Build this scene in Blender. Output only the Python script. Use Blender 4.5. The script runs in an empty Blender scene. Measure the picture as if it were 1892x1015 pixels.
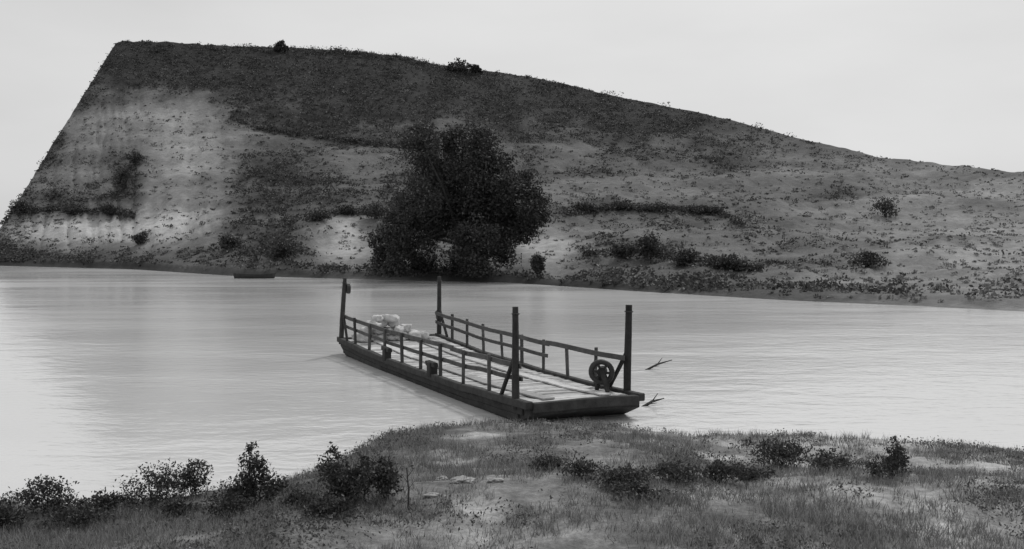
import bpy, math, random
import numpy as np
from mathutils import Vector, noise

# ------------------------------------------------------------------ camera, sky, sun
SC = bpy.context.scene
COL = SC.collection
H = 4.9                 # eye height above the river
F = 1900.0              # focal length in photo pixels (photo 1892 x 1015)
PITCH = math.atan(77.5 / F)
cam_data = bpy.data.cameras.new('camera')
cam = bpy.data.objects.new('camera', cam_data)
COL.objects.link(cam)
cam.location = (0, 0, H)
cam.rotation_euler = (math.pi / 2 - PITCH, 0, 0)
cam_data.sensor_width = 36.0
cam_data.lens = 36.0 * F / 1892.0
cam_data.clip_start = 0.1
cam_data.clip_end = 20000
SC.camera = cam

SUN_EL, SUN_AZ = math.radians(52), math.radians(28)      # azimuth clockwise from +Y (ahead of the camera)
world = bpy.data.worlds.new('World')
SC.world = world
world.use_nodes = True
nt = world.node_tree
nt.nodes.clear()
sky = nt.nodes.new('ShaderNodeTexSky')
sky.sky_type = 'NISHITA'
sky.sun_disc = False
sky.sun_elevation = SUN_EL
sky.sun_rotation = SUN_AZ
sky.dust_density = 4.0
bw = nt.nodes.new('ShaderNodeRGBToBW')                   # black-and-white film
nt.links.new(sky.outputs[0], bw.inputs[0])
tc = nt.nodes.new('ShaderNodeTexCoord')
mp = nt.nodes.new('ShaderNodeMapping')
mp.inputs['Scale'].default_value = (1.0, 1.0, 3.5)
nz = nt.nodes.new('ShaderNodeTexNoise')
nz.inputs['Scale'].default_value = 2.2
nz.inputs['Detail'].default_value = 5
nt.links.new(tc.outputs['Generated'], mp.inputs[0])
nt.links.new(mp.outputs[0], nz.inputs['Vector'])
mr = nt.nodes.new('ShaderNodeMapRange')                  # thin even overcast
mr.inputs['From Min'].default_value = 0.25
mr.inputs['From Max'].default_value = 0.75
mr.inputs['To Min'].default_value = 5.5
mr.inputs['To Max'].default_value = 6.9
nt.links.new(nz.outputs[0], mr.inputs[0])
mx = nt.nodes.new('ShaderNodeMix')
mx.data_type = 'FLOAT'
mx.inputs[0].default_value = 0.85
nt.links.new(bw.outputs[0], mx.inputs[2])
nt.links.new(mr.outputs[0], mx.inputs[3])
bg = nt.nodes.new('ShaderNodeBackground')
bg.inputs['Strength'].default_value = 0.1
nt.links.new(mx.outputs[0], bg.inputs['Color'])
wo = nt.nodes.new('ShaderNodeOutputWorld')
nt.links.new(bg.outputs[0], wo.inputs['Surface'])

sl = bpy.data.lights.new('sun', 'SUN')
sl.energy = 1.5
sl.angle = math.radians(6)
sl.color = (1.0, 0.995, 0.985)
sun = bpy.data.objects.new('sun', sl)
COL.objects.link(sun)
sd = Vector((math.sin(SUN_AZ) * math.cos(SUN_EL), math.cos(SUN_AZ) * math.cos(SUN_EL), math.sin(SUN_EL)))
sun.rotation_euler = (-sd).to_track_quat('-Z', 'Y').to_euler()
sun.location = sd * 300

SC.view_settings.view_transform = 'Standard'
SC.view_settings.look = 'None'
SC.view_settings.gamma = 1.0
SC.view_settings.exposure = 0.2
SC.view_settings.use_curve_mapping = False
SC.render.film_transparent = False

random.seed(11)
RNG = np.random.default_rng(11)

# ------------------------------------------------------------------ helpers
CT, ST = math.cos(PITCH), math.sin(PITCH)


def ray(px, py):
    x, y = (px - 946) / F, -(py - 507.5) / F
    return Vector((x, CT + y * ST, -ST + y * CT))


def on_z(px, py, z=0.0):
    d = ray(px, py)
    return Vector((0, 0, H)) + d * ((z - H) / d.z)


def at_y(px, py, y):
    d = ray(px, py)
    return Vector((0, 0, H)) + d * (y / d.y)


def interp(x, pts):
    if x <= pts[0][0]:
        return pts[0][1]
    for (a, b), (c, d) in zip(pts, pts[1:]):
        if x <= c:
            return b + (d - b) * (x - a) / (c - a)
    return pts[-1][1]


def smooth(a, b, x):
    t = min(1, max(0, (x - a) / (b - a)))
    return t * t * (3 - 2 * t)


def N(x, y, z=0.0, s=1.0, o=4):
    return noise.fractal(Vector((x * s, y * s, z * s)), 1.0, 2.0, o)


def tag(o, label=None, cat=None, group=None, kind=None):
    if label: o['label'] = label
    if cat: o['category'] = cat
    if group: o['group'] = group
    if kind: o['kind'] = kind
    return o


def empty(name, loc, rz=0.0):
    o = bpy.data.objects.new(name, None)
    COL.objects.link(o)
    o.empty_display_size = 0.3
    o.location = loc
    o.rotation_euler = (0, 0, rz)
    return o


def link(name, me, mat, parent=None):
    if mat and not me.materials:
        me.materials.append(mat)
    o = bpy.data.objects.new(name, me)
    COL.objects.link(o)
    if parent:
        o.parent = parent
    return o


class MB:
    """collects simple solids and links them as one mesh object"""

    def __init__(self):
        self.v, self.f = [], []

    def add(self, vs, fs):
        n = len(self.v)
        self.v += [tuple(v) for v in vs]
        self.f += [tuple(i + n for i in f) for f in fs]
        return self

    def box(self, c, s, rot=None, jit=0.0, bev=0.0):
        hx, hy, hz = s[0] / 2, s[1] / 2, s[2] / 2
        c = Vector(c)
        b = min(bev, hx * .8, hy * .8, hz * .8)
        if b <= 0:
            vs = [Vector((x * hx, y * hy, z * hz)) for z in (-1, 1) for y in (-1, 1) for x in (-1, 1)]
            fs = [(0, 2, 3, 1), (4, 5, 7, 6), (0, 1, 5, 4), (2, 6, 7, 3), (0, 4, 6, 2), (1, 3, 7, 5)]
        else:
            import bmesh
            bm = bmesh.new()
            bmesh.ops.create_cube(bm, size=1.0)
            for v in bm.verts:
                v.co = Vector((v.co.x * s[0], v.co.y * s[1], v.co.z * s[2]))
            bmesh.ops.bevel(bm, geom=list(bm.edges), offset=b, segments=1, affect='EDGES')
            bm.verts.index_update()
            vs = [v.co.copy() for v in bm.verts]
            fs = [tuple(v.index for v in f.verts) for f in bm.faces]
            bm.free()
        out = []
        for v in vs:
            if jit:
                v = v + Vector((random.uniform(-jit, jit), random.uniform(-jit, jit), random.uniform(-jit, jit)))
            if rot is not None:
                v = rot @ v
            out.append(v + c)
        return self.add(out, fs)

    def bar(self, a, b, w, h=None, jit=0.0, bev=0.0):
        """square timber from a to b"""
        a, b = Vector(a), Vector(b)
        d = b - a
        q = d.to_track_quat('Z', 'Y').to_matrix()
        return self.box((a + b) / 2, (w, h or w, d.length), q, jit, bev)

    def tube(self, pts, rads, n=8, cap=True, wob=0.0):
        pts = [Vector(p) for p in pts]
        if not hasattr(rads, '__len__'):
            rads = [rads] * len(pts)
        vs, fs = [], []
        up = Vector((0.13, 0.31, 0.94))
        for i, p in enumerate(pts):
            d = (pts[min(i + 1, len(pts) - 1)] - pts[max(i - 1, 0)]).normalized()
            x = d.cross(up)
            if x.length < 0.05:
                x = d.cross(Vector((1, 0, 0)))
            x.normalize()
            y = d.cross(x)
            for k in range(n):
                a = 2 * math.pi * k / n
                r = rads[i] * (1 + random.uniform(-wob, wob))
                vs.append(p + (x * math.cos(a) + y * math.sin(a)) * r)
        for i in range(len(pts) - 1):
            for k in range(n):
                k2 = (k + 1) % n
                fs.append((i * n + k, i * n + k2, (i + 1) * n + k2, (i + 1) * n + k))
        if cap:
            fs.append(tuple(range(n - 1, -1, -1)))
            fs.append(tuple((len(pts) - 1) * n + k for k in range(n)))
        return self.add(vs, fs)

    def ring(self, c, axis, R, r, n=24, m=8):
        c, axis = Vector(c), Vector(axis).normalized()
        x = axis.orthogonal().normalized()
        y = axis.cross(x)
        vs, fs = [], []
        for i in range(n):
            a = 2 * math.pi * i / n
            d = x * math.cos(a) + y * math.sin(a)
            for k in range(m):
                b = 2 * math.pi * k / m
                vs.append(c + d * (R + r * math.cos(b)) + axis * r * math.sin(b))
        for i in range(n):
            for k in range(m):
                i2, k2 = (i + 1) % n, (k + 1) % m
                fs.append((i * m + k, i2 * m + k, i2 * m + k2, i * m + k2))
        return self.add(vs, fs)

    def mesh(self, name, smooth_shade=False):
        me = bpy.data.meshes.new(name)
        me.from_pydata(self.v, [], self.f)
        me.validate()
        if smooth_shade:
            me.polygons.foreach_set('use_smooth', [True] * len(me.polygons))
        me.update()
        return me

    def build(self, name, mat, parent=None, smooth_shade=False):
        return link(name, self.mesh(name, smooth_shade), mat, parent)


def quads_mesh(name, V, nper=4):
    """V: (n,nper,3) array of separate faces"""
    n = V.shape[0]
    me = bpy.data.meshes.new(name)
    me.vertices.add(n * nper)
    me.vertices.foreach_set('co', V.reshape(-1).astype(np.float32))
    me.loops.add(n * nper)
    me.loops.foreach_set('vertex_index', np.arange(n * nper, dtype=np.int32))
    me.polygons.add(n)
    me.polygons.foreach_set('loop_start', np.arange(0, n * nper, nper, dtype=np.int32))
    me.polygons.foreach_set('loop_total', np.full(n, nper, dtype=np.int32))
    me.update(calc_edges=True)
    return me


def leaves(C, S, aspect=0.55, upbias=0.0):
    """diamond leaves at centres C (n,3) with half length S (n)"""
    n = len(C)
    u = RNG.normal(size=(n, 3)); u[:, 2] += upbias
    u /= np.linalg.norm(u, axis=1)[:, None]
    w = RNG.normal(size=(n, 3))
    v = np.cross(u, w); v /= np.linalg.norm(v, axis=1)[:, None] + 1e-9
    s = S[:, None]
    V = np.stack([C - u * s, C + v * s * aspect, C + u * s, C - v * s * aspect], axis=1)
    return V


def clump_points(blobs, n, sub=26, spread=0.30, flat=1.0):
    """points through several blobs (centre, radius xyz): gathered in sub-clumps near the shell, so that light and dark clumps and gaps form"""
    vol = np.array([b[1][0] * b[1][1] * b[1][2] for b in blobs]) ** 0.75
    vol /= vol.sum()
    out = []
    for (c, r), w in zip(blobs, vol):
        k = max(40, int(n * w))
        ns = max(5, int(sub))
        d = RNG.normal(size=(ns, 3)); d /= np.linalg.norm(d, axis=1)[:, None]
        rad = RNG.uniform(0.35, 0.95, size=(ns, 1))
        cen = d * rad
        idx = RNG.integers(0, ns, k)
        p = cen[idx] + np.clip(RNG.normal(size=(k, 3)), -1.9, 1.9) * spread * RNG.uniform(.5, 1.1, size=(ns, 1))[idx]
        out.append(np.array(c)[None] + p * np.array(r)[None])
    return np.concatenate(out)


# ------------------------------------------------------------------ materials (black-and-white: neutral greys)
def new_mat(name):
    m = bpy.data.materials.new(name)
    m.use_nodes = True
    t = m.node_tree
    b = t.nodes['Principled BSDF']
    return m, t, b


def grey(name, lo, hi, scale=3.0, rough=0.85, detail=6, bump=0.3, bump_scale=None, stretch=(1, 1, 1), spec=0.25, dist=0.02):
    m, t, b = new_mat(name)
    c = t.nodes.new('ShaderNodeTexCoord')
    mpn = t.nodes.new('ShaderNodeMapping')
    mpn.inputs['Scale'].default_value = stretch
    t.links.new(c.outputs['Object'], mpn.inputs[0])
    n = t.nodes.new('ShaderNodeTexNoise')
    n.inputs['Scale'].default_value = scale
    n.inputs['Detail'].default_value = detail
    n.inputs['Roughness'].default_value = 0.65
    t.links.new(mpn.outputs[0], n.inputs['Vector'])
    r = t.nodes.new('ShaderNodeValToRGB')
    r.color_ramp.elements[0].position = 0.3
    r.color_ramp.elements[1].position = 0.72
    r.color_ramp.elements[0].color = (lo, lo, lo, 1)
    r.color_ramp.elements[1].color = (hi, hi, hi, 1)
    t.links.new(n.outputs[0], r.inputs[0])
    t.links.new(r.outputs[0], b.inputs['Base Color'])
    b.inputs['Roughness'].default_value = rough
    b.inputs['Specular IOR Level'].default_value = spec
    if bump:
        n2 = t.nodes.new('ShaderNodeTexNoise')
        n2.inputs['Scale'].default_value = bump_scale or scale * 4
        n2.inputs['Detail'].default_value = 6
        t.links.new(mpn.outputs[0], n2.inputs['Vector'])
        bp = t.nodes.new('ShaderNodeBump')
        bp.inputs['Strength'].default_value = bump
        bp.inputs['Distance'].default_value = dist
        t.links.new(n2.outputs[0], bp.inputs['Height'])
        t.links.new(bp.outputs[0], b.inputs['Normal'])
    return m


def wood(name, lo, hi):
    """weathered timber: grain streaks plus a different tone for every piece"""
    m = grey(name, lo, hi, scale=4.0, rough=0.85, bump=0.5, stretch=(1, 1, 1))
    t = m.node_tree
    b = t.nodes['Principled BSDF']
    src = b.inputs['Base Color'].links[0].from_socket
    oi = t.nodes.new('ShaderNodeObjectInfo')
    mrn = t.nodes.new('ShaderNodeMapRange')
    mrn.inputs['To Min'].default_value = 0.65
    mrn.inputs['To Max'].default_value = 1.25
    t.links.new(oi.outputs['Random'], mrn.inputs[0])
    mul = t.nodes.new('ShaderNodeVectorMath')
    mul.operation = 'SCALE'
    t.links.new(src, mul.inputs[0])
    t.links.new(mrn.outputs[0], mul.inputs['Scale'])
    t.links.new(mul.outputs[0], b.inputs['Base Color'])
    return m


def leaf_mat(name, lo, hi, trans=0.25):
    m, t, b = new_mat(name)
    g = t.nodes.new('ShaderNodeNewGeometry')
    mrn = t.nodes.new('ShaderNodeMapRange')
    mrn.inputs['To Min'].default_value = lo
    mrn.inputs['To Max'].default_value = hi
    t.links.new(g.outputs['Random Per Island'], mrn.inputs[0])
    t.links.new(mrn.outputs[0], b.inputs['Base Color'])
    b.inputs['Roughness'].default_value = 0.6
    b.inputs['Specular IOR Level'].default_value = 0.25
    tr = t.nodes.new('ShaderNodeBsdfTranslucent')
    t.links.new(mrn.outputs[0], tr.inputs['Color'])
    mxs = t.nodes.new('ShaderNodeMixShader')
    mxs.inputs[0].default_value = trans
    t.links.new(b.outputs[0], mxs.inputs[1])
    t.links.new(tr.outputs[0], mxs.inputs[2])
    t.links.new(mxs.outputs[0], t.nodes['Material Output'].inputs['Surface'])
    return m


def ground_mat(name, scale=0.6, fine=6.0, amp=0.45, bump=0.6, dist=0.15):
    """soil and dry grass: reads the ground tone, painted glare included, stored on the mesh, broken up by noise"""
    m, t, b = new_mat(name)
    at = t.nodes.new('ShaderNodeAttribute')
    at.attribute_name = 'tone'
    c = t.nodes.new('ShaderNodeTexCoord')
    val = None
    for s, lo, hi in ((scale, 1 - amp, 1 + amp), (fine, 1 - amp, 1 + amp)):
        n = t.nodes.new('ShaderNodeTexNoise')
        n.inputs['Scale'].default_value = s
        n.inputs['Detail'].default_value = 8
        n.inputs['Roughness'].default_value = 0.7
        t.links.new(c.outputs['Object'], n.inputs['Vector'])
        r = t.nodes.new('ShaderNodeMapRange')
        r.inputs['From Min'].default_value = 0.3
        r.inputs['From Max'].default_value = 0.7
        r.inputs['To Min'].default_value = lo
        r.inputs['To Max'].default_value = hi
        t.links.new(n.outputs[0], r.inputs[0])
        mu = t.nodes.new('ShaderNodeMath')
        mu.operation = 'MULTIPLY'
        t.links.new(val if val is not None else at.outputs['Fac'], mu.inputs[0])
        t.links.new(r.outputs[0], mu.inputs[1])
        val = mu.outputs[0]
        last = n
    t.links.new(val, b.inputs['Base Color'])
    b.inputs['Roughness'].default_value = 0.95
    b.inputs['Specular IOR Level'].default_value = 0.1
    bp = t.nodes.new('ShaderNodeBump')
    bp.inputs['Strength'].default_value = bump
    bp.inputs['Distance'].default_value = dist
    t.links.new(last.outputs[0], bp.inputs['Height'])
    t.links.new(bp.outputs[0], b.inputs['Normal'])
    return m


def water_mat():
    m, t, b = new_mat('muddy_river_water')
    b.inputs['IOR'].default_value = 1.33
    c = t.nodes.new('ShaderNodeTexCoord')

    def tex(sc_, st, det=3, dis=0.4):
        mpn = t.nodes.new('ShaderNodeMapping')
        mpn.inputs['Scale'].default_value = st
        t.links.new(c.outputs['Object'], mpn.inputs[0])
        n = t.nodes.new('ShaderNodeTexNoise')
        n.inputs['Scale'].default_value = sc_
        n.inputs['Detail'].default_value = det
        n.inputs['Distortion'].default_value = dis
        t.links.new(mpn.outputs[0], n.inputs['Vector'])
        return n.outputs[0]

    def rng(x, a_, b_, lo, hi):
        r = t.nodes.new('ShaderNodeMapRange')
        for k, v in zip(('From Min', 'From Max', 'To Min', 'To Max'), (a_, b_, lo, hi)):
            r.inputs[k].default_value = v
        t.links.new(x, r.inputs[0])
        return r.outputs[0]

    def op(o, x, y):
        n = t.nodes.new('ShaderNodeMath')
        n.operation = o
        for i, q in enumerate((x, y)):
            if isinstance(q, (int, float)):
                n.inputs[i].default_value = q
            else:
                t.links.new(q, n.inputs[i])
        return n.outputs[0]

    streak = tex(0.05, (0.5, 2.0, 1), 4, 1.2)                       # drifting silt, and smooth and ruffled lanes of current
    t.links.new(rng(streak, .3, .7, .54, .60), b.inputs['Base Color'])
    t.links.new(rng(streak, .35, .65, .06, .15), b.inputs['Roughness'])
    h = op('ADD', op('MULTIPLY', tex(0.35, (1, 1.8, 1)), 1.0), op('ADD', op('MULTIPLY', tex(1.6, (1, 1.7, 1)), .40), op('MULTIPLY', tex(6.0, (1, 1.4, 1)), .10)))
    bp = t.nodes.new('ShaderNodeBump')
    t.links.new(rng(streak, .38, .62, .55, 1.0), bp.inputs['Strength'])
    bp.inputs['Distance'].default_value = 0.042
    t.links.new(h, bp.inputs['Height'])
    t.links.new(bp.outputs[0], b.inputs['Normal'])
    return m


M_WATER = water_mat()
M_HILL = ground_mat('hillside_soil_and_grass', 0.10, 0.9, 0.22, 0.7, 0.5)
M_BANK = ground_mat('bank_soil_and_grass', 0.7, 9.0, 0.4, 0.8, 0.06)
M_TREE = leaf_mat('dark_tree_foliage', 0.018, 0.075, 0.15)
M_SHRUB = leaf_mat('dark_shrub_foliage', 0.025, 0.085, 0.2)
M_SCRUB = leaf_mat('hillside_scrub_foliage', 0.03, 0.10, 0.2)
M_PALE_SCRUB = leaf_mat('dry_scrub_foliage', 0.10, 0.24, 0.2)
M_GRASS = leaf_mat('bank_grass', 0.09, 0.34, 0.25)
M_WEED = leaf_mat('bank_weed_foliage', 0.04, 0.15, 0.2)
M_BARK = grey('bark', 0.03, 0.07, 6, bump=0.8)
M_TIMBER = wood('dark_tarred_timber', 0.022, 0.055)
M_DECK = wood('worn_pale_deck_timber', 0.34, 0.58)
M_RAIL = wood('weathered_rail_timber', 0.05, 0.11)
M_IRON = grey('rusty_dark_iron', 0.02, 0.05, 10, rough=0.6, spec=0.4)
M_ROPE = grey('hemp_rope', 0.10, 0.2, 30)
M_STONE = grey('pale_stone', 0.18, 0.42, 9, bump=0.6)
M_MUD = grey('river_bed_mud', 0.10, 0.2, 1)

# ------------------------------------------------------------------ the setting: river, far hill, plain, near bank
SHORE = [(-700, 478), (0, 491), (250, 498), (430, 510), (700, 517), (950, 523), (1200, 540), (1450, 555), (1700, 566), (1892, 576), (2700, 620)]
CREST = [(-700, 433), (-60, 430), (-20, 428), (0, 424), (34, 371), (110, 247), (150, 183), (190, 118), (214, 80), (226, 76), (300, 77), (400, 84), (500, 88), (620, 92), (740, 104), (800, 118),
         (900, 130), (1000, 146), (1100, 170), (1200, 190), (1300, 210), (1400, 236), (1480, 257), (1620, 289), (1760, 305), (1892, 320), (2200, 350), (2700, 395)]
CDEPTH = [(-700, 330), (0, 262), (226, 250), (500, 255), (900, 262), (1300, 240), (1892, 190), (2700, 150)]
GPROF = [(0, 0), (0.008, 0.030), (0.02, 0.042), (0.10, 0.10), (0.20, 0.19), (0.30, 0.335), (0.34, 0.365), (0.48, 0.47), (0.60, 0.60), (0.80, 0.80), (1, 1)]

GINV = [(b, a) for a, b in GPROF]


def hill_pt(px, t):
    yw, yc = interp(px, SHORE), interp(px, CREST)
    s = on_z(px, yw, 0.0)
    dc = max(interp(px, CDEPTH), s.y + 18)
    py = yw + (yc - yw) * interp(t, GPROF)
    ye = min(yc, 76 if px < 226 else yc)          # the face runs on smoothly; the ridge that ends it comes down towards the river
    y = s.y + (dc - s.y) * interp((yw - py) / (yw - ye), GINV)
    p = at_y(px, py, y)
    e = smooth(0.0, 0.08, t) * (1 - 0.85 * smooth(0.75, 1.0, t)) * smooth(-10, 260, px - 20)
    p.z += e * (1.3 * N(p.x, p.y, 0, 0.045) + 0.35 * N(p.x, p.y, 5, 0.25))
    gl = 1 - abs(N(px * .022, t * 1.6, 77, 1.0, 4)) * 2.2          # gullies worn down the slope
    p.z -= smooth(.05, .2, t) * (1 - smooth(.7, .95, t)) * smooth(-5, 90, px) * (.18 + .37 * (1 - smooth(330, 560, px))) * max(0, gl) ** 3
    st = (p.z / 4.2 + .5 * N(p.x, p.y, 3, .03)) % 1.0               # worn benches along the contour
    p.z += smooth(.05, .2, t) * (1 - smooth(.8, .97, t)) * .45 * (smooth(0, .35, st) - st) * smooth(-5, 90, px)
    p.z += smooth(0, .05, t) * 0.25 * N(p.x, p.y, 9, 0.4)
    p.z = max(p.z, 0.5 * smooth(0, .02, t))
    return p


def hill_at(px, py):
    """a point of the far hillside that the photo shows at px, py"""
    lo, hi = 0.0, 1.0
    for _ in range(30):
        mid = (lo + hi) / 2
        q = hill_pt(px, mid)
        d = q - Vector((0, 0, H))
        fw = d.y * CT - d.z * ST
        up = d.y * ST + d.z * CT
        if 507.5 - F * up / fw > py:
            lo = mid
        else:
            hi = mid
    return hill_pt(px, lo)


DARKBAND = [(-100, 440), (0, 400), (120, 240), (200, 160), (330, 170), (420, 215), (560, 250), (700, 250), (900, 235), (1050, 250), (1300, 285), (1450, 300), (1892, 355)]


LINES = [[(5, 384), (60, 386), (120, 383), (180, 386), (245, 394)], [(565, 404), (600, 394), (640, 388), (720, 393)], [(1045, 392), (1130, 382), (1250, 382), (1325, 390), (1350, 398), (1375, 416)],
         [(425, 214), (470, 232), (560, 246), (700, 264), (770, 268)], [(1080, 468), (1180, 462), (1260, 478), (1400, 496)]]


def blob(px, py, cx, cy, rx, ry):
    return math.exp(-(((px - cx) / rx) ** 2 + ((py - cy) / ry) ** 2))


def hill_tone(px, py):
    """share of bare soil, dry grass and scrub across the hillside, as albedo, with glare painted in to the right"""
    w = N(px * 0.01, py * 0.02, 3, 1.0)
    px, py = px + 26 * N(px * .016, py * .022, 91, 1.0), py + 9 * N(px * .02, py * .03, 95, 1.0)       # ragged edges
    b = smooth(-40, 30, py - interp(px, DARKBAND) + 26 * w)
    band = N(px * .0035, py * .05, 13, 1.0)
    dark = 0.034 + 0.13 * smooth(1150, 1850, px)  # second term paints glare into the scrub tone towards the right
    mid = 0.108 + 0.11 * smooth(1250, 1850, px)  # the open slope carries the same painted glare
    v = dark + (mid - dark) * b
    v *= 1 + .5 * band
    v += 0.20 * blob(px, py, 350, 275, 90, 75) + 0.10 * blob(px, py, 170, 250, 70, 70) + .10 * blob(px, py, 280, 210, 60, 25)
    v += 0.32 * blob(px, py, 150, 425, 150, 26) + 0.30 * blob(px, py, 320, 415, 75, 42)
    v += 0.27 * blob(px, py, 630, 450, 50, 38) + 0.24 * blob(px, py, 1010, 465, 60, 30)
    v += 0.06 * blob(px, py, 1120, 350, 190, 18) + 0.06 * blob(px, py, 1150, 425, 190, 20)
    v -= 0.10 * blob(px, py, 235, 340, 30, 50) + 0.06 * blob(px, py, 480, 350, 110, 60)
    v -= 0.05 * blob(px, py, 530, 470, 90, 40)
    for ln in LINES:
        if ln[0][0] - 10 < px < ln[-1][0] + 10:
            v -= (v - .04) * .75 * math.exp(-((py - interp(px, ln) - 3) / 5) ** 2)
    v += 0.03 * w
    v -= 0.05 * blob(px, py, px, interp(px, SHORE) - 12, 1, 14)
    return max(0.035, v)


def make_hill():
    cols = sorted(set([-700 + i * 40 for i in range(17)] + [-40 + i * 3 for i in range(100)] + [260 + i * 6 for i in range(275)] + [1910 + i * 25 for i in range(32)]))
    rows = [0, .004, .008, .014, .02, .03] + [0.04 + 0.96 * i / 130 for i in range(131)]
    back = [(12, .98), (30, .9), (60, .7), (100, .4), (150, .12), (190, 0.0)]
    V, Fc, T = [], [], []
    nr = len(rows) + len(back) + 1
    for px in cols:
        s = on_z(px, interp(px, SHORE), 0)
        V.append((s.x * .995, s.y - 1.5, -0.6)); T.append(0.12)
        for t in rows:
            p = hill_pt(px, t)
            V.append(tuple(p))
            yw, yc = interp(px, SHORE), interp(px, CREST)
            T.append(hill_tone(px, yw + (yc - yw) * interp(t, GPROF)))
        for dd, k in back:
            q = p + Vector((p.x, p.y, 0)).normalized() * dd
            V.append((q.x, q.y, 0.8 + (p.z - 0.8) * k)); T.append(0.10)
    for i in range(len(cols) - 1):
        for j in range(nr - 1):
            a = i * nr + j
            Fc.append((a, a + nr, a + nr + 1, a + 1))
    me = bpy.data.meshes.new('hill')
    me.from_pydata(V, [], Fc)
    at = me.attributes.new('tone', 'FLOAT', 'POINT')
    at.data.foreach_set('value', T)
    me.polygons.foreach_set('use_smooth', [True] * len(me.polygons))
    me.update()
    o = link('hill', me, M_HILL)
    tag(o, 'bluff of dark scrub and pale bare slopes across the river', kind='structure')
    return o


make_hill()


def sheet(name, x0, x1, y0, y1, z, mat, label, n=1):
    V = [(x0 + (x1 - x0) * i / n, y0 + (y1 - y0) * j / n, z) for j in range(n + 1) for i in range(n + 1)]
    Fc = [(j * (n + 1) + i, j * (n + 1) + i + 1, (j + 1) * (n + 1) + i + 1, (j + 1) * (n + 1) + i) for j in range(n) for i in range(n)]
    me = bpy.data.meshes.new(name)
    me.from_pydata(V, [], Fc)
    me.update()
    return tag(link(name, me, mat), label, kind='structure')


sheet('river_bed', -9000, 9000, -4000, 12000, -1.6, M_MUD, 'muddy river bed under the water')
sheet('water', -1500, 1500, -40, 420, 0.0, M_WATER, 'pale still river between the near bank and the hill')
pl = sheet('plain', -9000, 9000, 380, 12000, 0.6, M_MUD, 'flat land behind the hill')

# near bank: water edge in the photo, as a line in the place
EDGE_PX = [(-900, 960), (0, 945), (300, 935), (520, 915), (640, 862), (730, 812), (850, 797), (1000, 793), (1150, 798), (1260, 822), (1400, 816), (1650, 830), (1892, 850), (2900, 900)]
EDGE = sorted((p.x, p.y) for p in (on_z(a, b, 0.0) for a, b in EDGE_PX))
EDGE = [(-120, EDGE[0][1] - 3)] + EDGE + [(120, EDGE[-1][1] - 4)]


def bank_z(x, y):
    e = interp(x, EDGE) + 0.35 * N(x, 0, 2, 0.9)
    d = e - y
    if d < 0:
        return max(-1.7, d * 0.35)
    z = 0.34 * smooth(0, 0.9, d) + 0.55 * smooth(1.0, 9, d) + 1.4 * smooth(14, 26, d)
    z += smooth(0.2, 2, d) * (0.13 * N(x, y, 0, 0.35) + 0.05 * N(x, y, 4, 1.6))
    return z


def bank_tone(x, y):
    d = interp(x, EDGE) - y
    v = 0.165 + 0.07 * N(x, y, 1, 0.5) + 0.08 * N(x, y, 8, 1.7)
    v += .16 * max(0, N(x, y, 19, .8) - .12) * 2 * smooth(-3, 0, x)
    v += 0.13 * smooth(2.5, 9, x)                 # glare put into the ground colour, paler to the right
    v += 0.10 * math.exp(-((d - .35) / .35) ** 2)   # silt at the water's edge
    v -= 0.06 * smooth(-1, -4, x) * smooth(15, 16.5, y)
    return max(0.05, v)


def make_bank():
    xs = [-120, -80, -55, -40, -30] + [-24 + .2 * i for i in range(241)] + [30, 40, 55, 80, 120]
    ys = [-60, -30, -12, 0, 5, 8] + [9 + .16 * i for i in range(145)]
    V = [(x, y, bank_z(x, y)) for x in xs for y in ys]
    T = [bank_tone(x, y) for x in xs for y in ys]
    n = len(ys)
    Fc = [(i * n + j, (i + 1) * n + j, (i + 1) * n + j + 1, i * n + j + 1) for i in range(len(xs) - 1) for j in range(n - 1)]
    me = bpy.data.meshes.new('bank')
    me.from_pydata(V, [], Fc)
    at = me.attributes.new('tone', 'FLOAT', 'POINT')
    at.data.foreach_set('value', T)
    me.polygons.foreach_set('use_smooth', [True] * len(me.polygons))
    me.update()
    return tag(link('bank', me, M_BANK), 'near river bank of trodden earth and grass', kind='structure')


make_bank()


def bank_at(px, py):
    z = 0.4
    for _ in range(12):
        p = on_z(px, py, z)
        z = bank_z(p.x, p.y)
    return Vector((p.x, p.y, z))


# ------------------------------------------------------------------ the ferry barge
BL, BW_STERN, BW_BOW = 17.5, 4.25, 3.3
FREE = 0.52                                  # deck above water
barge = empty('ferry_barge', (-1.58, 34.3, 0.0), math.radians(-66.5))      # local +x runs to the bow at the near bank
tag(barge, 'flat wooden ferry barge with corner posts and rails lying at the near bank', 'barge')


def half(x):
    return (BW_STERN + (BW_BOW - BW_STERN) * (x / BL + .5)) / 2


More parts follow.
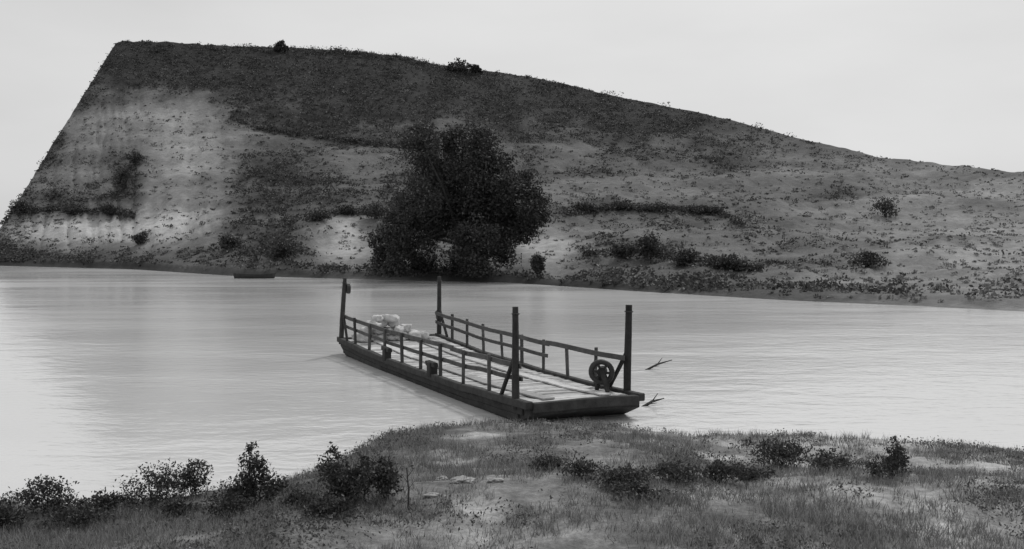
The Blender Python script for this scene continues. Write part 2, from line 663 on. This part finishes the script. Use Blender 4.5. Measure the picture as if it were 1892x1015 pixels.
def make_barge():
    # hull: raked ends, flat bottom
    st = [(-BL / 2, FREE - .12, .20), (-BL / 2 + .7, FREE - .12, -.05), (-BL / 2 + 1.9, FREE - .12, -.42), (0, FREE - .12, -.42), (BL / 2 - 1.9, FREE - .12, -.42), (BL / 2 - .7, FREE - .12, -.05), (BL / 2, FREE - .12, .20)]
    V, Fc = [], []
    for x, zt, zb in st:
        w = half(x) - .07
        V += [(x, -w, zt), (x, -w, zb), (x, w, zb), (x, w, zt)]
    for i in range(len(st) - 1):
        for k in range(4):
            k2 = (k + 1) % 4
            Fc.append((i * 4 + k, (i + 1) * 4 + k, (i + 1) * 4 + k2, i * 4 + k2))
    n = (len(st) - 1) * 4
    Fc += [(3, 2, 1, 0), (n, n + 1, n + 2, n + 3)]
    MB().add(V, Fc).build('hull', M_TIMBER, barge)
    # side strakes: each a plank of its own
    for s in (-1, 1):
        for r, (z, hgt) in enumerate(((0.085, .17), (.262, .17))):
            n = 3
            off = .7 * r
            cuts = [-BL / 2 + .35 + .25 * (1 - r), -BL / 6 + off - .3, BL / 6 + off - .4, BL / 2 - .35 - .25 * (1 - r)]
            for a, b in zip(cuts, cuts[1:]):
                mb = MB()
                mb.bar((a + .008, s * (half(a) - .04), z), (b - .008, s * (half(b) - .04), z), .06, hgt, .004, .01)
                # bar() keeps the tall side upright
                mb.build('side_plank', M_TIMBER, barge)
        mb = MB()
        mb.bar((-BL / 2 - .05, s * (half(-BL / 2) - .03), FREE - .06), (BL / 2 + .05, s * (half(BL / 2) - .03), FREE - .06), .20, .20, .0, .02)
        mb.build('gunwale', M_TIMBER, barge)
    for e in (-1, 1):
        x = e * (BL / 2 - .02)
        MB().box((x, 0, FREE - .13), (.22, 2 * half(x) - .26, .26), bev=.02).build('end_beam', M_TIMBER, barge)
    # deck planks athwartships
    x = -BL / 2 + .12
    k = 0
    while x < BL / 2 - .3:
        w = random.uniform(.22, .29)
        hw = half(x) - .14
        dz = random.uniform(-.012, .012)
        MB().box((x + w / 2, random.uniform(-.015, .015), FREE - .075 + dz), (w - .018, 2 * hw, .05), bev=.006).build('deck_plank', M_DECK, barge)
        x += w
    # lengthwise wheel-tread planks: dry, paler wood
    for y in (-.85, .85):
        for a, b in ((-8.1, -2.6), (-2.55, 2.6), (2.65, 8.25)):
            MB().box(((a + b) / 2, y + random.uniform(-.03, .03), FREE - .012), (b - a, .34, .045), bev=.006).build('tread_plank', M_DECK, barge)
    # corner posts (height, lean in photo plane) with braces and tackle
    PX = BL / 2 - .25
    PB = BL / 2 - .75                          # the bow runs on past its posts
    posts = [(-PX, -1, 2.45, (.10, .14)), (-PX, 1, 2.45, (0.0, 0.0)), (PB, -1, 2.4, (-.05, .03)), (PB, 1, 2.35, (.06, .04))]
    for x, s, hgt, (lx, ly) in posts:
        y = s * (half(x) - .03)
        base = Vector((x, y, FREE - .22))
        top = Vector((x + lx, y + ly, FREE + hgt))
        mb = MB()
        mb.tube([base, base.lerp(top, .35), base.lerp(top, .7), top], [.10, .098, .09, .08], 8, True, .05)
        p = mb.build('corner_post', M_TIMBER, barge)
        e = 1 if x > 0 else -1
        m2 = MB()
        m2.bar(base.lerp(top, .52), (x - e * 1.0, y, FREE + .03), .09, .09, 0, .01)
        m2.build('knee_brace', M_TIMBER, barge)
        band = MB()
        band.ring(base.lerp(top, .93), (top - base), .095, .02, 14, 6)
        band.build('iron_band', M_IRON, p)
        if x < 0:
            # pulley block lashed to the post
            c = base.lerp(top, .84 if s < 0 else .40) + Vector((.04, .16 if s < 0 else -.05, 0))
            blk = MB()
            pts = [(0, .20), (.11, .12), (.13, 0), (.10, -.14), (0, -.20), (-.10, -.14), (-.13, 0), (-.11, .12)]
            V = [c + Vector((q, -.07, zz)) for q, zz in pts] + [c + Vector((q, .07, zz)) for q, zz in pts]
            n = len(pts)
            Fc = [tuple(range(n)), tuple(range(2 * n - 1, n - 1, -1))] + [(i, i + n, (i + 1) % n + n, (i + 1) % n) for i in range(n)]
            blk.add(V, Fc)
            blk.build('pulley_block', M_TIMBER, p)
    # side rails on stanchions
    for s in (-1, 1):
        xs = np.linspace(-PX, PB, 10)[1:-1]
        for k, x in enumerate(xs):
            y = s * (half(x) - .08)
            hgt = .98 + random.uniform(-.05, .1)
            MB().bar((x, y, FREE), (x + random.uniform(-.05, .05), y + random.uniform(-.04, .04), FREE + hgt), .09, .09, .004, .01).build('rail_stanchion', M_RAIL, barge)
        for z, hgt, skip in ((.92, .14, None), (.52, .12, None)):
            cuts = [-PX, -PX / 3 + random.uniform(-.4, .4), PX / 3 + random.uniform(-.4, .4), PB]
            if s > 0 and z < .6:
                cuts = cuts[:3]
            for a, b in zip(cuts, cuts[1:]):
                ya, yb = s * (half(a) - .13 + .0), s * (half(b) - .13)
                zz = FREE + z + random.uniform(-.04, .04)
                MB().bar((a - .1, ya - s * .02, zz), (b + .1, yb - s * .02 - s * .03 * (z < .6), zz + random.uniform(-.06, .06)), .045, hgt, .004, .008).build('side_rail', M_RAIL, barge)
    # windlass wheel by the bow post on the far side
    wx, wy = PB - .55, half(PB) - .50
    wz = FREE + .5
    wh = MB()
    wh.ring((wx, wy, wz), (.86, -.5, 0), .28, .075, 22, 8)
    wheel = wh.build('windlass_wheel', M_IRON, barge, True)
    axd = Vector((.86, -.5, 0)).normalized()
    ux, uy = axd.orthogonal().normalized(), None
    uy = axd.cross(ux)
    for k in range(6):
        a = math.pi * k / 3 + .2
        d = ux * math.cos(a) + uy * math.sin(a)
        MB().bar(Vector((wx, wy, wz)) + d * .05, Vector((wx, wy, wz)) + d * .26, .07, .07).build('spoke', M_IRON, wheel)
    MB().tube([Vector((wx, wy, wz)) - axd * .55, Vector((wx, wy, wz)) + axd * .14], [.13, .13], 12).build('windlass_drum', M_TIMBER, barge)
    for k in (-.48, .10):
        c = Vector((wx, wy, wz)) + axd * k
        m2 = MB()
        m2.bar((c.x - .32, c.y, FREE), c + Vector((0, 0, .06)), .11, .09, 0, .01)
        m2.bar((c.x + .32, c.y, FREE), c + Vector((0, 0, .06)), .11, .09, 0, .01)
        m2.build('windlass_stand', M_TIMBER, barge)
    # bitts on the near gunwale
    for x in (-2.6, 1.9):
        y = -(half(x) - .02)
        m2 = MB()
        m2.box((x, y, FREE + .17), (.30, .26, .44), None, .01, .02)
        m2.box((x, y, FREE + .34), (.85, .16, .15), None, .01, .02)
        m2.build('mooring_bitt', M_TIMBER, barge)


make_barge()


def bend(o):
    """old timber: the ends of the scow rise a little and nothing is quite straight"""
    import bmesh
    if o.type == 'MESH':
        bm = bmesh.new()
        bm.from_mesh(o.data)
        for _ in range(4):
            es = [e for e in bm.edges if e.calc_length() > 1.3]
            if not es:
                break
            bmesh.ops.subdivide_edges(bm, edges=es, cuts=1, use_grid_fill=True)
        for v in bm.verts:
            x, y, z = v.co
            v.co.z += .17 * (abs(x) / (BL / 2)) ** 2.4 - .05 + .025 * N(x, y, 31, .6)
            v.co.y += .03 * N(x, z, 41, .5) * (1 if z > FREE else .5) + .02 * max(0, z - FREE) * N(x, y, 51, .9)
            if z > FREE + .3:
                v.co.x += .05 * N(x, y, 61, .7)
        bm.to_mesh(o.data)
        bm.free()
    for c in o.children:
        bend(c)


bend(barge)

M_SACK = grey('pale_sackcloth', 0.38, 0.66, 5, bump=0.5)


def sack(label, x, y, w, d, h, rz, z0=0.0):
    """tied pale sack lying on the barge deck (barge coordinates)"""
    import bmesh
    bm = bmesh.new()
    bmesh.ops.create_icosphere(bm, subdivisions=3, radius=1)
    for v in bm.verts:
        p = v.co.copy()
        q = Vector((math.copysign(abs(p.x) ** .7, p.x), math.copysign(abs(p.y) ** .75, p.y), math.copysign(abs(p.z) ** .7, p.z)))
        f = 1 + .22 * N(p.x + x * 3, p.y + y * 3, p.z + z0 * 7, 1.4) + .06 * N(p.x * 3 + x, p.y, p.z, 3)
        v.co = Vector((q.x * w / 2, q.y * d / 2, q.z * h / 2 + h / 2)) * f
        v.co.z -= .10 * h * (1 - p.y * p.y) * (1 + p.x * math.sin(7 * y + 5 * z0))
        v.co.z += .10 * h * math.sin(9 * p.x + 6 * y) * max(0, p.z)        # folds
        if p.x > .8:
            v.co.y *= .5                                                   # tied neck
    me = bpy.data.meshes.new('sack')
    bm.to_mesh(me)
    bm.free()
    me.polygons.foreach_set('use_smooth', [True] * len(me.polygons))
    o = link('sack', me, M_SACK)
    a = math.radians(-66.5)
    o.location = (barge.location.x + x * math.cos(a) - y * math.sin(a), barge.location.y + x * math.sin(a) + y * math.cos(a), FREE - .05 + .17 * (abs(x) / (BL / 2)) ** 2.4 - .05 + z0)
    o.rotation_euler = (0, 0, a + rz)
    return tag(o, label, 'sack', 'pale sacks on the barge deck')


rs = random.Random(5)
for layer, (z0, ys) in enumerate(((0.0, (-1.45, -1.05, -.62, -.2, .25, .7, 1.1)), (.27, (-1.25, -.8, -.38, .05, .5)), (.54, (-1.0, -.55, -.1)), (.79, (-.8, -.35)))):
    for k, y in enumerate(ys):
        sack('pale sack, %s from the left in the %s row of the heap on the barge' % (('first', 'second', 'third', 'fourth', 'fifth', 'sixth', 'seventh')[k], ('bottom', 'second', 'third', 'top')[layer]), -7.85 + rs.uniform(-.25, .25) + .06 * layer, y, rs.uniform(.75, .95), rs.uniform(.42, .52), rs.uniform(.28, .34), rs.uniform(-.5, .6), z0 + rs.uniform(-.01, .03))


# ------------------------------------------------------------------ trees and shrubs
def stems_mesh(base_r, h, tips, r0, rng):
    mb = MB()
    for tp in tips:
        tp = Vector(tp)
        a = Vector((rng.uniform(-base_r, base_r), rng.uniform(-base_r, base_r), -.05))
        mid = a.lerp(tp, .5) + Vector((rng.uniform(-.1, .1), rng.uniform(-.1, .1), .12)) * h * .5
        mb.tube([a, mid, tp], [r0, r0 * .7, r0 * .3], 5)
    return mb


def shrub(label, base, w, h, leaf, n, mat=M_SHRUB, group=None, shape=None, cat='shrub', name='shrub'):
    """bush w wide and h tall on base; shape: list of (x, z, r) as shares of w, h, w for its lobes"""
    rnd = random.Random(hash(label) % 9973 if False else sum(map(ord, label)))
    root = empty(name, base)
    tag(root, label, cat, group)
    if shape is None:
        shape = [(rnd.uniform(-.3, .3), rnd.uniform(.3, .72), rnd.uniform(.2, .34)) for _ in range(6)] + [(0, .4, .38), (0, .74, .22)]
    blobs = []
    for x, z, r in shape:
        blobs.append(((x * w, rnd.uniform(-.2, .2) * w, z * h), (r * w, r * w * .9, min(r * w, h * .42) * 1.0)))
    C = clump_points(blobs, n, 16, .26)
    C = C[C[:, 2] > 0.01]
    S = RNG.uniform(.6, 1.25, len(C)) * leaf
    link('foliage', quads_mesh('foliage', leaves(C, S, .5, .3)), mat, root)
    tips = [(b[0][0] + rnd.uniform(-.2, .2) * b[1][0], b[0][1], b[0][2] + .3 * b[1][2]) for b in blobs]
    stems_mesh(w * .06, h, tips, max(.008, h * .014), rnd).build('stem', M_BARK, root)
    return root


def tree(label, base, blobs_px, depth, n, leaf, trunk_r, mat, gaps=(), group=None, flat=.85, sub=22, spread=.26):
    """blobs_px: (px, py, r px) of the crown lobes seen at that depth"""
    root = empty('tree', base)
    tag(root, label, 'tree', group)
    k = depth / F
    rnd = random.Random(int(base.x * 100))
    blobs = []
    mx_ = sum(b[0] for b in blobs_px) / len(blobs_px)
    half_w = max(abs(b[0] - mx_) + b[2] for b in blobs_px)
    for px, py, r in blobs_px:
        p = at_y(px, py, base.y) - base
        lim = math.sqrt(max(.05, 1 - ((px - mx_) / half_w) ** 2)) * half_w * k
        blobs.append(((p.x, rnd.uniform(-.55, .55) * lim, p.z), (r * k, r * k * 1.1, r * k * flat)))
    C = clump_points(blobs, n, sub, spread)
    C = C[C[:, 2] > .15]
    for gx, gy, rx, ry in gaps:
        p = at_y(gx, gy, base.y) - base
        keep = ((C[:, 0] - p.x) / (rx * k)) ** 2 + ((C[:, 2] - p.z) / (ry * k)) ** 2 > RNG.uniform(.15, 1.6, len(C))
        C = C[keep]
    S = RNG.uniform(.6, 1.3, len(C)) * leaf
    link('crown', quads_mesh('crown', leaves(C, S, .55)), mat, root)
    top = max(b[0][2] for b in blobs)
    mb = MB()
    pts = [Vector((0, 0, -.3)), Vector((.05, 0, top * .2)), Vector((-.1, .1, top * .5)), Vector((.1, 0, top))]
    mb.tube(pts, [trunk_r * 1.3, trunk_r, trunk_r * .7, trunk_r * .15], 10)
    mb.build('trunk', M_BARK, root, True)
    for b in blobs:
        c = Vector(b[0])
        a = pts[1].lerp(pts[2], rnd.uniform(0, .9))
        MB().tube([a, a.lerp(c, .5) + Vector((0, 0, .06 * top)), c], [trunk_r * .45, trunk_r * .28, trunk_r * .08], 6).build('limb', M_BARK, root, True)
    return root


big = [(785, 268, 40), (838, 262, 36), (890, 272, 42), (786, 315, 38), (830, 320, 66), (900, 330, 66), (950, 345, 44), (975, 392, 38), (778, 372, 44), (832, 385, 78), (905, 395, 74), (958, 425, 42),
       (735, 415, 38), (712, 452, 38), (700, 482, 30), (760, 440, 48), (775, 482, 44), (880, 455, 58), (925, 462, 38), (840, 498, 34), (885, 498, 32), (735, 492, 30), (778, 244, 16), (880, 244, 15), (1000, 405, 16), (1003, 370, 12), (935, 300, 20)]
b0 = on_z(852, 520, 0.0)
b0 = Vector((b0.x, b0.y + 3.0, .35))
tree('large dark leafy tree at the far water edge behind the barge', b0, big, b0.y, 95000, .15, .42, M_TREE, [(826, 454, 24, 9)])

for label, px, py, pts in (
        ('small pointed tree on the skyline left of the rounded one', 519, 92, [(519, 84, 9), (515, 90, 9), (525, 91, 8), (520, 78, 5)]),
        ('rounded tree standing out on the skyline above the large dark tree', 851, 128, [(851, 118, 13), (838, 126, 12), (864, 125, 12), (851, 130, 16)]),
        ('low tree on the skyline just right of the rounded one', 880, 132, [(880, 126, 6), (876, 130, 7), (885, 131, 6)])):
    g = hill_at(px, py + 4)
    tree(label, g, pts, g.y, 1500, .28, .12, M_SHRUB, group='trees on the skyline', sub=14)

HB = [  # hillside shrubs: label, px, base py, width px, height px
    ('dark bush at the foot of the steep left ridge line', 36, 400, 46, 34),
    ('long low bush right of the one on the left ridge line', 140, 396, 66, 18),
    ('low bush at the right end of the dark line on the left slope', 205, 398, 44, 20),
    ('dark upright bush in the gully on the left slope', 232, 350, 34, 44),
    ('higher dark bush above the one in the left gully', 250, 308, 32, 32),
    ('lone small bush on the pale slope low at the left', 256, 452, 34, 22),
    ('low bush left end of the dark row reaching the large tree', 592, 408, 50, 20),
    ('middle bush of the dark row reaching the large tree', 640, 398, 56, 20),
    ('bush of the dark row touching the large tree on its left', 694, 404, 56, 28),
    ('small upright bush on the shore right of the large tree', 992, 512, 34, 46),
    ('low bush at the left end of the dark line right of the tree', 1078, 392, 60, 18),
    ('low bush second along the dark line right of the tree', 1140, 388, 62, 15),
    ('low bush third along the dark line right of the tree', 1215, 390, 70, 15),
    ('low bush at the right end of the dark line right of the tree', 1300, 397, 74, 18),
    ('biggest dark bush on the lower slope right of the tree', 1206, 478, 64, 46),
    ('dark bush just below right of the biggest slope bush', 1262, 492, 54, 30),
    ('smaller bush left of the biggest slope bush', 1150, 476, 44, 24),
    ('wide low bush on the lower slope beside the paler ground at right', 1352, 498, 80, 26),
    ('grey bush halfway up the slope far to the right', 1635, 402, 48, 40),
    ('grey low bush on the lower right slope near the river', 1600, 492, 70, 24),
    ('dark bush low on the slope left of the large tree', 520, 480, 60, 34),
    ('small dark bush near the shore left of the large tree', 420, 462, 40, 26),
]
for label, px, py, w, h in HB:
    g = hill_at(px, py)
    k = g.y / F
    shrub(label, g, w * k, h * k, .16, 1300, M_SCRUB if px > 1500 else M_SHRUB, 'bushes on the far slope')

# scrub all over the far hillside: nobody could count it
def far_scrub(name, label, count, mat, rmin, rmax, lmin, lmax, pale):
    C, S = [], []
    cnt = 0
    while cnt < count:
        px = random.uniform(-30, 1980)
        yw, yc = interp(px, SHORE), interp(px, CREST)
        t = random.random() ** .85
        g = interp(t, GPROF)
        py = yw + (yc - yw) * g
        if py > yw - 6:
            continue
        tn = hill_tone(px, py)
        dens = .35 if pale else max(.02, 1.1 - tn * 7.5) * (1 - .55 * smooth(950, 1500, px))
        if random.random() > dens * (.35 + 1.3 * max(0, .5 + 1.2 * N(px * .02, py * .035, 27 if pale else 7))):
            continue
        p = hill_pt(px, t)
        cnt += 1
        r = rmin + (rmax - rmin) * random.random() ** 2.2
        if py - yc < 10:
            r *= 1.25 if 430 < px < 830 else .6
        m = int(7 + 16 * r)
        q = np.clip(RNG.normal(size=(m, 3)), -1.5, 1.5) * np.array([[r * random.uniform(.5, .9), r * .6, r * random.uniform(.25, .5)]])
        q[:, 2] = np.abs(q[:, 2])
        C.append(q + np.array(p)[None])
        S.append(RNG.uniform(lmin, lmax, m))
    for ln in (() if pale else LINES):                    # brush along the old terraces and cuts
        for _ in range(int((ln[-1][0] - ln[0][0]) * .9)):
            px = random.uniform(ln[0][0], ln[-1][0])
            p = hill_at(px, interp(px, ln) + random.gauss(4, 2.5))
            r = random.uniform(.3, .75)
            q = np.clip(RNG.normal(size=(14, 3)), -1.5, 1.5) * np.array([[r * .8, r * .6, r * .4]])
            q[:, 2] = np.abs(q[:, 2])
            C.append(q + np.array(p)[None])
            S.append(RNG.uniform(.10, .24, 14))
    for _ in range(0 if pale else 95):                    # a fringe of taller brush along the skyline
        px = random.choice((random.uniform(430, 830), random.uniform(610, 830), random.uniform(230, 1500)))
        p = hill_pt(px, random.uniform(.975, 1))
        r = random.uniform(.5, 1.15)
        q = np.clip(RNG.normal(size=(40, 3)), -1.7, 1.7) * np.array([[r * .8, r * .7, r * .55]])
        q[:, 2] = np.abs(q[:, 2])
        C.append(q + np.array(p)[None])
        S.append(RNG.uniform(.12, .26, 40))
    C, S = np.concatenate(C), np.concatenate(S)
    tag(link(name, quads_mesh(name, leaves(C, S, .6)), mat), label, 'scrub', kind='stuff')


far_scrub('hillside_scrub', 'dark scrub covering the upper slopes of the far hill', 12500, M_SCRUB, .2, 1.15, .09, .22, False)
far_scrub('dry_scrub', 'paler dry scrub scattered over the far hill', 5000, M_PALE_SCRUB, .2, .6, .08, .2, True)

NB = [  # near bank bushes: label, px, base py, width px, height px, lobes
    ('low black rounded bush on the near bank at far left', 92, 945, 150, 66, None),
    ('bush cut by the left picture edge, on the near bank', 6, 975, 90, 50, None),
    ('ragged bush second from the left on the near bank', 278, 935, 120, 78, None),
    ('small round dark bush on the bank between ragged and pointed ones', 358, 915, 80, 76, None),
    ('tall pointed bush on the near bank left of centre', 470, 935, 130, 132, [(-.1, .25, .3), (.15, .3, .3), (-.02, .5, .25), (.02, .68, .18), (0, .84, .12), (-.3, .2, .22), (.33, .22, .2)]),
    ('low bush filling the gap right of the pointed bush', 545, 938, 70, 34, None),
    ('largest bush on the near bank just below the barge stern', 642, 930, 120, 116, [(-.15, .3, .3), (.2, .3, .3), (-.22, .62, .22), (.1, .55, .24), (-.2, .82, .14), (.3, .66, .16), (0, .3, .3)]),
    ('thin grey bush between largest bush and bare stalk', 715, 925, 80, 96, None),
    ('low dark bush low down at the left, before the others', 140, 975, 120, 44, None),
    ('low dark bush before the pointed bush', 420, 955, 120, 46, None),
    ('low bush in the row between left edge and ragged bush', 190, 946, 90, 34, None),
    ('low bush under the ragged second bush from the left', 325, 955, 90, 32, None),
    ('dark low bush below the largest bank bush', 596, 956, 110, 36, None),
    ('thin low bush under the middle of the dark band', 1185, 922, 120, 30, None),
    ('thin low bush between dark band and rounded bush at right', 1385, 888, 90, 28, None),
    ('small low bush left of the dark band below the bow', 1010, 868, 80, 22, None),
    ('low bush at left end of dark band below the bow', 1075, 882, 90, 30, None),
    ('low bush in the dark band below the bow, its middle', 1150, 902, 120, 40, None),
    ('wide low bush right of centre in the dark band', 1245, 892, 130, 38, None),
    ('low bush at right end of dark band below the bow', 1330, 892, 100, 40, None),
    ('grey rounded bush at the water edge right of the band', 1432, 866, 130, 54, None),
    ('low bush between the rounded bush and the pointed one at right', 1535, 870, 110, 36, None),
    ('pointed grey bush at the water edge near the right side', 1652, 880, 90, 78, [(-.25, .2, .28), (.2, .25, .3), (-.05, .45, .24), (.05, .7, .13), (.0, .88, .08)]),
]
for label, px, py, w, h, shp in NB:
    g = bank_at(px, py)
    k = g.y / F
    nleaf = int(450 + w * h * (.17 if px < 900 else .2))
    shrub(label, g, w * k, h * k, .026 + .008 * random.random(), nleaf, M_SHRUB if px < 900 else M_SCRUB, 'bushes on the near bank', shp)

# bare stalk
g = bank_at(754, 942)
st = MB()
st.tube([g - Vector((0, 0, .05)), g + Vector((.01, 0, .28)), g + Vector((-.02, .02, .62))], [.018, .015, .007], 6)
for a, z in ((1, .3), (-1, .4), (1, .5)):
    st.tube([g + Vector((0, 0, z)), g + Vector((a * .09, .03, z + .12))], [.007, .003], 5)
tag(st.build('dead_stalk', M_BARK), 'thin dark bare stalk standing on the bank below the barge', 'stalk')


# grass on the near bank
def bank_grass():
    V = []
    n = 0
    P, L = [], []
    while n < 15000:
        y = random.uniform(9.5, 28)
        x = random.uniform(-.56, .56) * y
        d = interp(x, EDGE) - y
        if d < .45:
            continue
        dens = .35 + 1.3 * N(x, y, 11, .55) + .25 * smooth(2, -4, x)
        if random.random() > dens:
            continue
        n += 1
        z = bank_z(x, y)
        hgt = random.uniform(.06, .22) * (.8 + .5 * max(0, N(x, y, 17, .8)))
        for _ in range(7):
            P.append((x + random.gauss(0, .06), y + random.gauss(0, .06), z - .01))
            L.append(hgt * random.uniform(.6, 1.2))
    P = np.array(P); L = np.array(L)
    m = len(P)
    a = RNG.uniform(0, 2 * math.pi, m)
    wdt = RNG.uniform(.004, .009, m)
    sx = np.stack([np.cos(a) * wdt, np.sin(a) * wdt, np.zeros(m)], 1)
    lean = np.stack([RNG.normal(size=m) * .35 * L, RNG.normal(size=m) * .35 * L, L], 1)
    V = np.stack([P - sx, P + sx, P + lean], axis=1)
    tag(link('bank_grass', quads_mesh('bank_grass', V, 3), M_GRASS), 'short dry grass in tufts over the near bank', 'grass', kind='stuff')


bank_grass()


def bank_weeds():
    """broad-leaved weeds in patches over the bank and along the water's edge"""
    C, S = [], []
    n = 0
    while n < 2600:
        y = random.uniform(9.5, 28)
        x = random.uniform(-.56, .56) * y
        d = interp(x, EDGE) - y
        if d < .25:
            continue
        dens = 1.5 * N(x, y, 71, .45, 5) + (.55 if d < 1.1 else 0) + .45 * smooth(-1, -3.5, x)
        if random.random() > dens:
            continue
        n += 1
        r = random.uniform(.05, .16)
        m = 14
        q = np.clip(RNG.normal(size=(m, 3)), -1.5, 1.5) * np.array([[r, r, r * .6]])
        q[:, 2] = np.abs(q[:, 2])
        C.append(q + np.array([[x, y, bank_z(x, y)]]))
        S.append(RNG.uniform(.012, .035, m))
    C, S = np.concatenate(C), np.concatenate(S)
    tag(link('bank_weeds', quads_mesh('bank_weeds', leaves(C, S, .5, .5)), M_WEED), 'low dark weeds in patches over the near bank', 'weeds', kind='stuff')


bank_weeds()

# ------------------------------------------------------------------ small things
def stone(label, px, py, s):
    import bmesh
    g = bank_at(px, py)
    bm = bmesh.new()
    bmesh.ops.create_icosphere(bm, subdivisions=3, radius=1)
    for v in bm.verts:
        f = 1 + .5 * N(v.co.x + px, v.co.y, v.co.z, 1.3)
        v.co = Vector((v.co.x * s * 1.3, v.co.y * s, v.co.z * s * .45)) * f
    me = bpy.data.meshes.new('stone')
    bm.to_mesh(me)
    bm.free()
    o = link('stone', me, M_STONE)
    o.location = g + Vector((0, 0, s * .2))
    return tag(o, label, 'stone', 'pale stones on the near bank')


stone('largest pale stone on the bank below the barge', 855, 892, .15)
stone('small pale stone just left of the largest stone', 818, 886, .08)
stone('pale stone right of the largest stone', 915, 890, .09)
stone('pale stone below left of the largest stone', 800, 918, .09)

# skiff at the far waterline
c = on_z(470, 514.5, 0)
w = 78 * c.y / F
sk = empty('skiff', c, math.radians(4))
tag(sk, 'low dark skiff lying at the far shore left of the tree', 'skiff')
V, Fc = [], []
ns = 9
for i in range(ns):
    u = -1 + 2 * i / (ns - 1)
    hw = .62 * (1 - abs(u) ** 2.6) + .03
    sh = .42 + .16 * u * u
    V += [(u * w / 2, -hw, sh), (u * w / 2 * .93, -hw * .6, -.08), (u * w / 2 * .93, hw * .6, -.08), (u * w / 2, hw, sh), (u * w / 2 * .98, hw - .05, sh), (u * w / 2 * .92, hw * .55, .05), (u * w / 2 * .92, -hw * .55, .05), (u * w / 2 * .98, -hw + .05, sh)]
for i in range(ns - 1):
    for k in range(8):
        k2 = (k + 1) % 8
        Fc.append((i * 8 + k, (i + 1) * 8 + k, (i + 1) * 8 + k2, i * 8 + k2))
Fc += [tuple(range(7, -1, -1)), tuple((ns - 1) * 8 + k for k in range(8))]
MB().add(V, Fc).build('hull', M_TIMBER, sk)
for u in (-.45, .2):
    MB().box((u * w / 2, 0, .33), (.22, .9, .04)).build('thwart', M_RAIL, sk)

# two drifting branches right of the barge
for label, p0, p1, z1 in (('forked driftwood branch in the water level with the barge wheel', (1188, 684), (1240, 664), .30),
                          ('driftwood branch floating beside the bow corner post', (1182, 752), (1234, 744), .16)):
    a, b = on_z(*p0, 0.0), on_z(*p1, z1)
    b = Vector((b.x, a.y + .5, z1))
    mb = MB()
    mid = a.lerp(b, .5) + Vector((0, 0, .03))
    mb.tube([a - Vector((0.1, 0, .12)), mid, b], [.05, .04, .015], 6, True, .1)
    mb.tube([mid, mid + Vector((.18, .1, .22))], [.022, .008], 5)
    mb.tube([a.lerp(b, .3), a.lerp(b, .3) + Vector((.25, -.15, .06))], [.02, .008], 5)
    tag(mb.build('driftwood_branch', M_BARK), label, 'driftwood', 'driftwood branches beside the barge')
